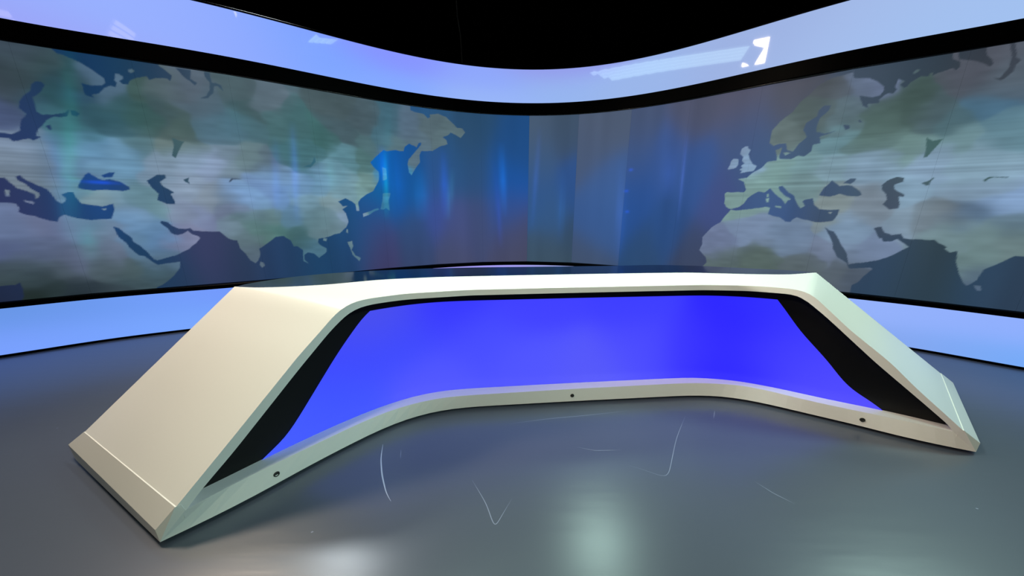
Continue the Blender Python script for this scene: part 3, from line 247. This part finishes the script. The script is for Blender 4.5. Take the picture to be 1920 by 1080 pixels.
# ------------------------------------------------------------------ video wall
DEP = .06
vw = thing('curved_video_screen', 'tall curved screen of upright panels showing a dim world map twice', 'video screen', (*wall([0])[0], 0))
vw.location.z = 0
PW = .522*S
seams = [SEAM+PW*k for k in range(-40, 41)]; seams = [x for x in seams if S0+.02 < x < S_END-.02]; seams = [S0+.02]+seams+[S_END-.02]
CELL = .0082
zone_edges = [-1e9, SEAM, SEAM+PW, SEAM+2*PW, 1e9]
def picture(u, v, zone):
    lo, hi = zone_edges[zone], zone_edges[zone+1]
    f = lambda pts: [p for p in pts if lo-.02 <= p[0] <= hi+.02] or pts
    cw = .55*shade_idw(u, v, f(CW), .13, .22)+.45*shade_idw(u, v, f(CW), .45, .5); cl = shade_idw(u, v, f(CL), .10, .10)  # map colours also carry reflected lamp haze and a soft purple reflection tint
    wu = u+(vnoise(u*3.1+50, v*4.2)-.5)*.22+(vnoise(u*9+20, v*13)-.5)*.09; wv = v+(vnoise(u*2.6+80, v*4.4+30)-.5)*.16+(vnoise(u*8+60, v*15+10)-.5)*.07
    cl = .4*cl+.6*shade_idw(wu, wv, f(CL), .055, .055)                                 # patchy relief tones
    jx = (vnoise(u*16, v*16)-.5)*.010; jy = (vnoise(u*16+40, v*16+9)-.5)*.010           # fine coast irregularity
    frac = np.zeros(len(u)); h = CELL*.45
    for du, dv in ((-h, -h*.35), (h*.35, -h), (h, h*.35), (-h*.35, h), (0, 0)):
        uu, vv = u+jx+du, v+jy+dv; land = np.zeros(len(u), bool)
        for p in LAND: land |= inside(uu, vv, p)
        for p in WATER: land &= ~inside(uu, vv, p)
        for p in ISLE: land |= inside(uu, vv, p)
        frac += land*.2
    # relief mottling and the horizontal scan bands of the displayed map
    mott = .93+.14*vnoise(u*4+3, v*9); mott *= .92+.16*vnoise(u*10, v*26+7)
    band = np.exp(-((v-1.68)/.30)**2); streak = 1+(band*.42+.08)*(.5*vnoise(u*1.1+11, v*34)+.5*vnoise(u*.8+31, v*75)-.42)
    cl = cl*(mott*streak)[:, None]
    col = vnoise(u*9+5, v*.7)                                                      # upright colour columns
    cw = cw*(.93+.14*col)[:, None]; cl = cl*(.95+.1*col)[:, None]
    lum = (cl@np.array([.25, .6, .15]))[:, None]; cl = (.72*cl+.28*lum*np.array([.93, 1.0, 1.12]))*np.array([.86, .96, 1.03])
    out = cl*frac[:, None]+cw*(1-frac[:, None])
    for u0, v0, u1, v1, w, r, g_, b in GLOW:                                         # soft upright colour streaks of the panels
        if abs(v1-v0) < .02: t_ = np.exp(-((u-(u0+u1)/2)/w)**2-((v-v0)/.02)**2)
        else:
            k_ = (v-v0)/(v1-v0); t_ = np.exp(-((u-(u0+(u1-u0)*k_))/w)**2)*np.clip(1-np.abs(k_-.5)*1.3, 0, 1)
        out = out+t_[:, None]*lin(np.array([r, g_, b]))*.8*(.75+.5*vnoise(u*30, v*1.5))[:, None]
    return out
for a, b in zip(seams[:-1], seams[1:]):
    if b-a < .03: continue
    g = .0003; s = np.linspace(a+g, b-g, max(3, int((b-a)/CELL))); zz = np.linspace(ZD+.002, ZC-.002, int((ZC-ZD)/CELL))
    Pa, Pb = wall([a+g], DEP)[0], wall([b-g], DEP)[0]; t = (s-a-g)/(b-a-2*g)
    px = Pa[0]+(Pb[0]-Pa[0])*t; py = Pa[1]+(Pb[1]-Pa[1])*t
    PX, PZ = np.meshgrid(px, zz); PY, _ = np.meshgrid(py, zz); SS, _ = np.meshgrid(s, zz)
    mid = (a+b)/2; zone = int(np.searchsorted(zone_edges, mid))-1
    col = picture(SS.ravel(), PZ.ravel(), zone)
    nrm = wall([mid], 1)[0]-wall([mid], 0)[0]
    L = vw.location
    grid_obj('panel', PX-L.x, PY-L.y, PZ, col, M_led, vw, back=nrm*.05)
fr = sweep([(DEP+.056, ZD+.004), (DEP+.056, ZC-.004), (DEP+.12, ZC-.004), (DEP+.12, ZD+.004)])
mesh_obj('backing_frame', *fr, M_frame, vw)

def light_band(name, label, z0, z1, pts, trims):
    t = thing(name, label, 'light band', (*wall([0])[0], 0)); L = t.location
    s = np.linspace(S0, S_END, 300); zz = np.linspace(z0, z1, 14); SS, ZZ = np.meshgrid(s, zz); W = wall(s, 0)
    PX = np.tile(W[:, 0], (14, 1)); PY = np.tile(W[:, 1], (14, 1))
    col = shade_idw(SS.ravel(), ZZ.ravel(), pts, .42, .11)*np.array([.90, 1.0, 1.0])
    o = grid_obj('diffuser', PX-L.x, PY-L.y, ZZ, col, M_band, t)
    for p in o.data.polygons: p.use_smooth = True
    mesh_obj('casing', *sweep([(.03, z0), (.03, z1), (.14, z1), (.14, z0)]), M_frame, t)
    for nm, prof in trims: mesh_obj(nm, *sweep(prof, n=260), M_gloss if nm == 'lip' else M_trim, t, smooth=(nm == 'lip'))
    return t
light_band('upper_light_band', 'curved backlit pale blue band running above the video wall', ZB, ZA, BAND_U, [
    ('lip', [(.004+.011*(1-math.cos(a)), ZC-.001-.011*math.sin(a)) for a in np.linspace(0, math.pi, 9)]),
    ('header_trim', [(-.004, ZB), (-.004, ZC+.006), (.002, ZC), (.13, ZC), (.13, ZC+.02), (.04, ZB)]),
    ('top_trim', [(-.012, ZA-.002), (-.012, ZA+.010), (-.006, ZA+.016), (.14, ZA+.016), (.14, ZA-.002)])])
light_band('lower_light_band', 'curved backlit pale blue band below the video wall down to the floor', ZF, ZE, BAND_L, [
    ('sill_trim', [(-.004, ZE), (-.004, ZD-.008), (.004, ZD), (.13, ZD), (.13, ZD-.02), (.04, ZE)]),
    ('skirting', [(-.008, 0), (-.008, ZF), (.04, ZF), (.04, 0)])])

# ------------------------------------------------------------------ news desk
ZT = .63*S; D_ = DESK
desk = thing('news_desk', 'long white angled news desk with sloping ends and glowing blue front', 'desk', (.6, 2.1, 0))
rib = np.array(D_['rib']); low = np.array(D_['low'])
rib[6:17, 2] = ZT; rib[4, 2] = .598*S; rib[5, 2] = .617*S
low[5:15, 2] = ZT-.0265*S
rf_L, rb_L, rf_R, rb_R = (np.array(D_[k][m]) for k, m in (('endL', 'rf'), ('endL', 'rb'), ('endR', 'rf'), ('endR', 'rb')))
ZR, ZEL, ZER = .085*S, .109*S, .102*S
f1 = np.array(D_['front1'])
def smooth_line(Q, it):
    for _ in range(it): Q[1:-1] = .25*Q[:-2]+.5*Q[1:-1]+.25*Q[2:]
    return Q
def seg3(P, i, j, k, n1, n2, n3, it=3):
    A = resample(P[:i+1], n1)[:-1]; B = resample(P[i:j+1], n2)[:-1]; D = resample(P[j:], n3)
    return smooth_line(np.vstack([A, B, D]), it)
N1, N2, N3 = 36, 90, 36
rib[0] = (*rf_L, ZEL-.004); rib[-1] = (*rf_R, ZER-.004)
R3 = seg3(rib, 5, 17, None, N1, N2, N3)
lowL0 = rib[0]+np.array([.03, .03, -.035]); low2 = np.vstack([[*f1[0], ZR-.004], low, [*f1[-1], ZR-.004]])
L3 = seg3(low2, 5, 16, None, N1, N2, N3)
bt = np.array(D_['backtop'])
cornL, cornR = np.array([*bt[0], ZT]), np.array([*bt[-1], ZT])
bL = np.array([*rb_L, ZEL-.004]); bR = np.array([*rb_R, ZER-.004])
# back edge: slope, sharp corner, gently curved top edge, corner, slope
topb = np.column_stack([bt, np.full(len(bt), ZT)])
A = resample([bL, cornL], N1)[:-1]; B = smooth_line(resample(topb, N2), 3)[:-1]; D = resample([cornR, bR], N3)
B3 = np.vstack([A, B, D])
n = len(R3)
off = np.maximum(.034, (R3-L3)[:, 2])
Lb = B3.copy(); Lb[:, 2] -= off
V = np.vstack([R3, L3, B3, Lb]); Fc = []
for i in range(n-1):
    r0, l0, b0, c0 = i, n+i, 2*n+i, 3*n+i
    Fc += [(r0, r0+1, l0+1, l0), (r0, b0, b0+1, r0+1), (b0, c0, c0+1, b0+1), (l0, l0+1, c0+1, c0)]
Fc += [(0, n, 3*n, 2*n), (n-1, 2*n-1, 4*n-1, 3*n-1)]
shell = mesh_obj('shell', V, Fc, M_white, desk, smooth=True)
md = shell.modifiers.new('edges', 'EDGE_SPLIT'); md.split_angle = math.radians(24)

# base plinth with bevelled ends
f0 = np.array(D_['front0']); f1 = np.array(D_['front1']); inn = np.array(D_['inner'])
eL, eR = D_['endL'], D_['endR']; z0, zt_, zi = .015*S, .045*S, .078*S
V = []; Fc = []
def add(p, z): V.append((p[0], p[1], z)); return len(V)-1
m = len(f0)
I0 = [add(p, z0) for p in f0]; I1 = [add(p, ZR) for p in f1]; I2 = [add(p, zi) for p in inn]
for i in range(m-1):
    Fc += [(I0[i], I0[i+1], I1[i+1], I1[i]), (I1[i], I1[i+1], I2[i+1], I2[i])]
for e, i, o_ in ((eL, 0, 1), (eR, m-1, -1)):
    ze = ZEL if o_ > 0 else ZER
    a3 = np.array([*e['otf'], zt_]); b3 = np.array([*e['rb'], ze]); c3 = np.array([*e['rf'], ze]); nn3 = np.cross(b3-a3, c3-a3)
    zo = zt_-(nn3[0]*(e['ot'][0]-a3[0])+nn3[1]*(e['ot'][1]-a3[1]))/nn3[2]                # keep the end facet flat
    ob, ot, otf, rb, rf = add(e['ob'], z0), add(e['ot'], zo), add(e['otf'], zt_), add(e['rb'], ze), add(e['rf'], ze)
    # narrow level lip inside the ridge
    dv = np.array([.012*o_, .012]); q1 = add(np.array(e['rb'])+dv, ze); q2 = add(np.array(e['rf'])+dv, ze)
    q3 = add(np.array(e['rb'])+dv, ZR-.04); q4 = add(np.array(e['rf'])+dv, ZR-.04)
    Fc += [(I0[i], otf, rf, I1[i]), (ob, I0[i], otf, ot), (ot, otf, rf, rb), (rb, rf, q2, q1), (q1, q2, q4, q3), (rf, I1[i], I2[i], q2)]
    if i == 0: backL = (ob, ot, rb)
    else: backR = (ob, ot, rb)
base = mesh_obj('base', V, Fc, M_white, desk)
# shadow-gap feet under the base
ft = np.array([*f0[2:-2]]); V = []; Fc = []
ins = ft+np.array([0, .05]); n_ = len(ins)
for p in ins: V.append((p[0], p[1], 0)); 
for p in ins: V.append((p[0], p[1], z0+.005))
for p in ins: V.append((p[0], p[1]+.25, 0))
for p in ins: V.append((p[0], p[1]+.25, z0+.005))
for i in range(n_-1): Fc += [(i, i+1, n_+i+1, n_+i), (2*n_+i, 3*n_+i, 3*n_+i+1, 2*n_+i+1), (n_+i, n_+i+1, 3*n_+i+1, 3*n_+i), (i, 2*n_+i, 2*n_+i+1, i+1)]
Fc += [(0, n_, 3*n_, 2*n_), (n_-1, 2*n_-1, 4*n_-1, 3*n_-1)]
mesh_obj('plinth', V, Fc, M_black, desk)

# black front panel on the inner curve, closed up to the shell
def z_under(p):
    d = ((L3[:, :2]-p)**2).sum(1); i = d.argmin(); return L3[i, 2]
V = []; Fc = []; q = resample(inn, 120)
for p in q:
    zt2 = z_under(p)+.012
    V += [(p[0], p[1], zi-.03), (p[0], p[1], max(zi-.02, zt2)), (p[0], p[1]+.03, zi-.03), (p[0], p[1]+.03, max(zi-.02, zt2))]
for i in range(len(q)-1):
    a = 4*i; b = a+4; Fc += [(a, b, b+1, a+1), (a+2, a+3, b+3, b+2), (a+1, b+1, b+3, a+3), (a, a+2, b+2, b)]
mesh_obj('front_panel', V, Fc, M_blackpanel, desk)

# blue light panel set into the black front, slanted ends
qs = np.concatenate([[0], np.cumsum(np.sqrt((np.diff(q, axis=0)**2).sum(1)))])
def s_of(x, y): return qs[((q-np.array([x, y]))**2).sum(1).argmin()]
scr = np.array(D_['scr']); ss = np.array([s_of(x, y) for x, y, z in scr])
# outline runs: top left ... top right (0-8), right slant (8-15), bottom, left slant (28-end)
topc = [(ss[i], scr[i, 2]) for i in range(0, 16)]; leftc = [(ss[i], scr[i, 2]) for i in list(range(28, len(scr)))]+[(ss[0], scr[0, 2])]
prof = sorted(leftc+topc[1:]); ps = np.array([p[0] for p in prof]); pz = np.array([p[1] for p in prof])
fs = np.linspace(ss[28], ss[15], 150); ztop = np.interp(fs, ps, pz); nr = 22
flat = (fs > ss[0]) & (fs < ss[8]); ztop[flat] = .557*S
for _ in range(4): ztop[1:-1] = np.where(flat[1:-1], ztop[1:-1], .25*ztop[:-2]+.5*ztop[1:-1]+.25*ztop[2:])
K = np.linspace(0, 1, nr)[:, None]; zb = zi-.002
PZ = zb+(np.maximum(ztop, zb+.002)-zb)[None, :]*K
qx = np.interp(fs, qs, q[:, 0]); qy = np.interp(fs, qs, q[:, 1])
tx = np.gradient(qx); ty = np.gradient(qy); ln = np.hypot(tx, ty); nx, ny = ty/ln, -tx/ln      # towards the front
PX = np.tile(qx+nx*.006, (nr, 1)); PY = np.tile(qy+ny*.006, (nr, 1))
sb = [(s_of(x, y), z, r, g, b) for x, y, z, r, g, b in SCREEN_BLUE]
col = shade_idw(np.tile(fs, nr), PZ.ravel(), sb, .17, .14)
grid_obj('light_panel', PX-desk.location.x, PY-desk.location.y, PZ, col, M_desk_screen, desk)['label'] = 'glowing blue front panel with slanted ends'

# black glass table top behind the white rim
tb = smooth_line(resample(np.array(D_['tableback']), 100), 4); fb = smooth_line(resample(bt, 100), 3)
tb[0] = fb[0]; tb[-1] = fb[-1]
V = []; Fc = []; zt1 = ZT-.003
for z in (zt1, zt1-.012):
    V += [(p[0], p[1], z) for p in fb]+[(p[0], p[1], z) for p in tb]
for i in range(99): Fc += [(i, 100+i, 101+i, i+1), (200+i, 201+i, 301+i, 300+i), (100+i, 300+i, 301+i, 101+i), (i, i+1, 201+i, 200+i)]
mesh_obj('table_top', V, Fc, M_glass, desk)['label'] = 'glossy black glass table top'
# back and side panels (seen only from behind)
V = [(p[0], p[1]-.02, .0) for p in tb[3:-3]]+[(p[0], p[1]-.02, zt1-.013) for p in tb[3:-3]]; k = len(tb)-6
Fc = [(i, i+1, k+i+1, k+i) for i in range(k-1)]
o = mesh_obj('back_panel', V, Fc, M_white, desk); md = o.modifiers.new('thick', 'SOLIDIFY'); md.thickness = .018
for c_, b_ in ((bt[0], rb_L), (bt[-1], rb_R)):
    sh = np.array([.035 if c_[0] < 0 else -.035, .0]); c_ = np.array(c_)+sh; b_ = np.array(b_)+sh
    V = [(*b_, z0+.002), (*c_, z0+.002), (*c_, ZT-.08), (*b_, ZR-.055)]
    o = mesh_obj('side_panel', V, [(0, 1, 2, 3)], M_white, desk); md = o.modifiers.new('thick', 'SOLIDIFY'); md.thickness = .016

# recessed fixing sockets in the base front
f0r = resample(f0, 200)
for hx, hy, hz in D_['holes']:
    i = ((f0r-np.array([hx, hy]))**2).sum(1).argmin(); t_ = f0r[min(i+2, 199)]-f0r[max(i-2, 0)]; t_ /= np.linalg.norm(t_); nf = np.array([t_[1], -t_[0]])
    cx, cy = f0r[i]; hz = .048*S; ns = 14; V = []; Fc = []
    f1r = resample(f1, 200); cz = (hz-z0)/(ZR-z0); cx += (f1r[i][0]-f0r[i][0])*cz; cy += (f1r[i][1]-f0r[i][1])*cz
    for rr, dd in ((.0135, .0005), (.0125, .004), (.009, .004), (.008, .001)):
        for k in range(ns):
            a = 2*math.pi*k/ns; V.append((cx+t_[0]*rr*math.cos(a)+nf[0]*dd, cy+t_[1]*rr*math.cos(a)+nf[1]*dd, hz+rr*math.sin(a)))
    for r in range(3):
        for k in range(ns): Fc.append((r*ns+k, r*ns+(k+1) % ns, (r+1)*ns+(k+1) % ns, (r+1)*ns+k))
    Fc.append(tuple(3*ns+k for k in range(ns)))
    mesh_obj('bolt', V, Fc, M_hole, desk)['label'] = 'dark recessed bolt'

# ------------------------------------------------------------------ scuff marks and specks on the floor
def strip(pts, w):
    P = resample(pts, 40)
    P = smooth_line(P, 12); t = np.gradient(P, axis=0); t /= np.linalg.norm(t, axis=1)[:, None]; nn = np.column_stack([-t[:, 1], t[:, 0]])
    ww = w*np.sin(np.linspace(.15, math.pi-.15, len(P)))[:, None]; V = [(p[0], p[1], .0008) for p in P-nn*ww]+[(p[0], p[1], .0008) for p in P+nn*ww]
    k = len(P); return V, [(i, i+1, k+i+1, k+i) for i in range(k-1)]
for i, p in enumerate(SC):
    mesh_obj('scuff_mark', *strip(p, .0035 if i == 0 else .0018), M_scuff_light if i == 0 else M_scuff, floor)
for x, y in SPK:
    mesh_obj('speck', [(x-.006, y, .001), (x, y-.004, .001), (x+.007, y+.001, .001), (x, y+.005, .001)], [(0, 1, 2, 3)], M_scuff, floor)

# ------------------------------------------------------------------ hanging cable above the wall
cb = tube_geo([(-.87, 5.6, RZ), (-.86, 5.6, 4.6), (-.84, 5.6, 4.1), (-.8, 5.6, 3.85), (-.78, 5.59, 3.3), (-.78, 5.59, .02)], .008, 6)
cable = mesh_obj('hanging_cable', *cb, M_cable); tag(cable, 'thin dark cable hanging from the ceiling behind the upper light band', 'cable')

# ------------------------------------------------------------------ studio lamps (louvred fluorescent banks with barn doors)
def bank(loc, aim, size, col, spread, strength, watts, label, group='lamps hung over the desk', left_door=(.10, .17)):
    t = thing('studio_lamp', label, 'lamp', loc, group); w, h = size
    zax = (Vector(loc)-Vector(aim)).normalized(); xax = Vector((0, 0, 1)).cross(zax)
    xax = xax.normalized() if xax.length > 1e-3 else Vector((1, 0, 0)); yax = zax.cross(xax)
    Rm = Matrix((xax, yax, zax)).transposed().to_4x4()
    def local(name, geo, mat):
        v, f = geo; o = mesh_obj(name, v, f, mat); o.parent = t; o.matrix_parent_inverse = Matrix.Identity(4); o.matrix_local = Rm; return o
    hs = join_geo(box_geo(-w/2, w/2, -h/2, h/2, .09, .14), box_geo(-w/2, -w/2+.012, -h/2, h/2, -.01, .09), box_geo(w/2-.012, w/2, -h/2, h/2, -.01, .09),
                  box_geo(-w/2, w/2, -h/2, -h/2+.012, -.01, .09), box_geo(-w/2, w/2, h/2-.012, h/2, -.01, .09))
    local('housing', hs, M_housing)
    em = emit('lamp_tube', col, strength)
    nt_ = 5
    for k in range(nt_):
        y = -h/2+h*(k+.5)/nt_; local('tube', box_geo(-w/2+.03, w/2-.03, y-h/nt_*.38, y+h/nt_*.38, .03, .05), em)
    for sx, sy in ((1, 0), (-1, 0), (0, 1), (0, -1)):
        L_, o_ = left_door if sx < 0 else (.10, .17)
        if sx: v = [(sx*w/2, -h/2, -.01), (sx*w/2, h/2, -.01), (sx*(w/2+o_), h/2+.04, -.01-L_), (sx*(w/2+o_), -h/2-.04, -.01-L_)]
        else: v = [(-w/2, sy*h/2, -.01), (w/2, sy*h/2, -.01), (w/2+.04, sy*(h/2+o_), -.01-L_), (-w/2-.04, sy*(h/2+o_), -.01-L_)]
        v2 = [(a, b, c+.004) for a, b, c in v]
        local('barn_door', (v+v2, [(0, 1, 2, 3), (7, 6, 5, 4), (0, 4, 5, 1), (1, 5, 6, 2), (2, 6, 7, 3), (3, 7, 4, 0)]), M_metal)
    ld = bpy.data.lights.new('lamp_beam', 'AREA'); ld.shape = 'RECTANGLE'; ld.size = w-.06; ld.size_y = h-.06; ld.energy = watts
    ld.color = tuple(lin(col)); ld.spread = math.radians(spread)
    lo = bpy.data.objects.new('lamp_beam', ld); C.objects.link(lo); lo.parent = t; lo.matrix_parent_inverse = Matrix.Identity(4)
    lo.matrix_local = Rm @ Matrix.Translation((0, 0, .025))
    top = Rm @ Vector((0, 0, .14)); rod = tube_geo([tuple(top), (top.x, top.y, RZ-loc[2])], .02, 8)
    o = mesh_obj('hanger', *rod, M_housing); o.parent = t; o.matrix_parent_inverse = Matrix.Identity(4)
    return t
def P(x, y, z): return (x*S, y*S, z*S)
WARM, COOL, NEUT = (255, 234, 208), (214, 255, 240), (240, 250, 255)
bank(P(-.93, .86, 3.42), P(.9, 2.2, 1.4), (.66, .54), WARM, 60, 7, 20, 'warm white lamp hung front left, reflected in the light band', left_door=(.26, .08))
bank(P(-.25, 1.66, 3.1), P(.35, 1.9, .6), (.6, .46), COOL, 75, 4, 23, 'cool white lamp hung over the middle of the desk')
bank(P(-2.6, 1.9, 3.2), P(-1.3, 1.6, .3), (.8, .6), WARM, 80, 6, 42, 'warm lamp hung beyond the left end of the desk')
bank(P(3.6, 1.9, 3.2), P(2.1, 1.9, .3), (.8, .6), COOL, 80, 4, 42, 'cool lamp hung beyond the right end of the desk')
bank(P(1.15, 3.2, 3.3), P(.6, 1.7, 0), (.6, .5), COOL, 90, 4, 11, 'cool back lamp hung high above the set wall')
bank(P(-2.1, 3.1, 3.3), P(-.9, 1.1, 0), (.6, .5), NEUT, 90, 4, 13, 'neutral back lamp hung high above the set wall at left')
bank(P(-2.3, -1.0, 3.1), P(1.3, 1.6, .3), (.6, .5), WARM, 60, 3, 20, 'warm fill lamp added unseen behind the camera at left', )  # added fill, brightens the desk front from the left
bank(P(2.6, -1.2, 3.1), P(-.5, 1.3, .3), (.6, .5), COOL, 60, 3, 17, 'cool fill lamp added unseen behind the camera at right')  # second added fill, lights the desk front from the right
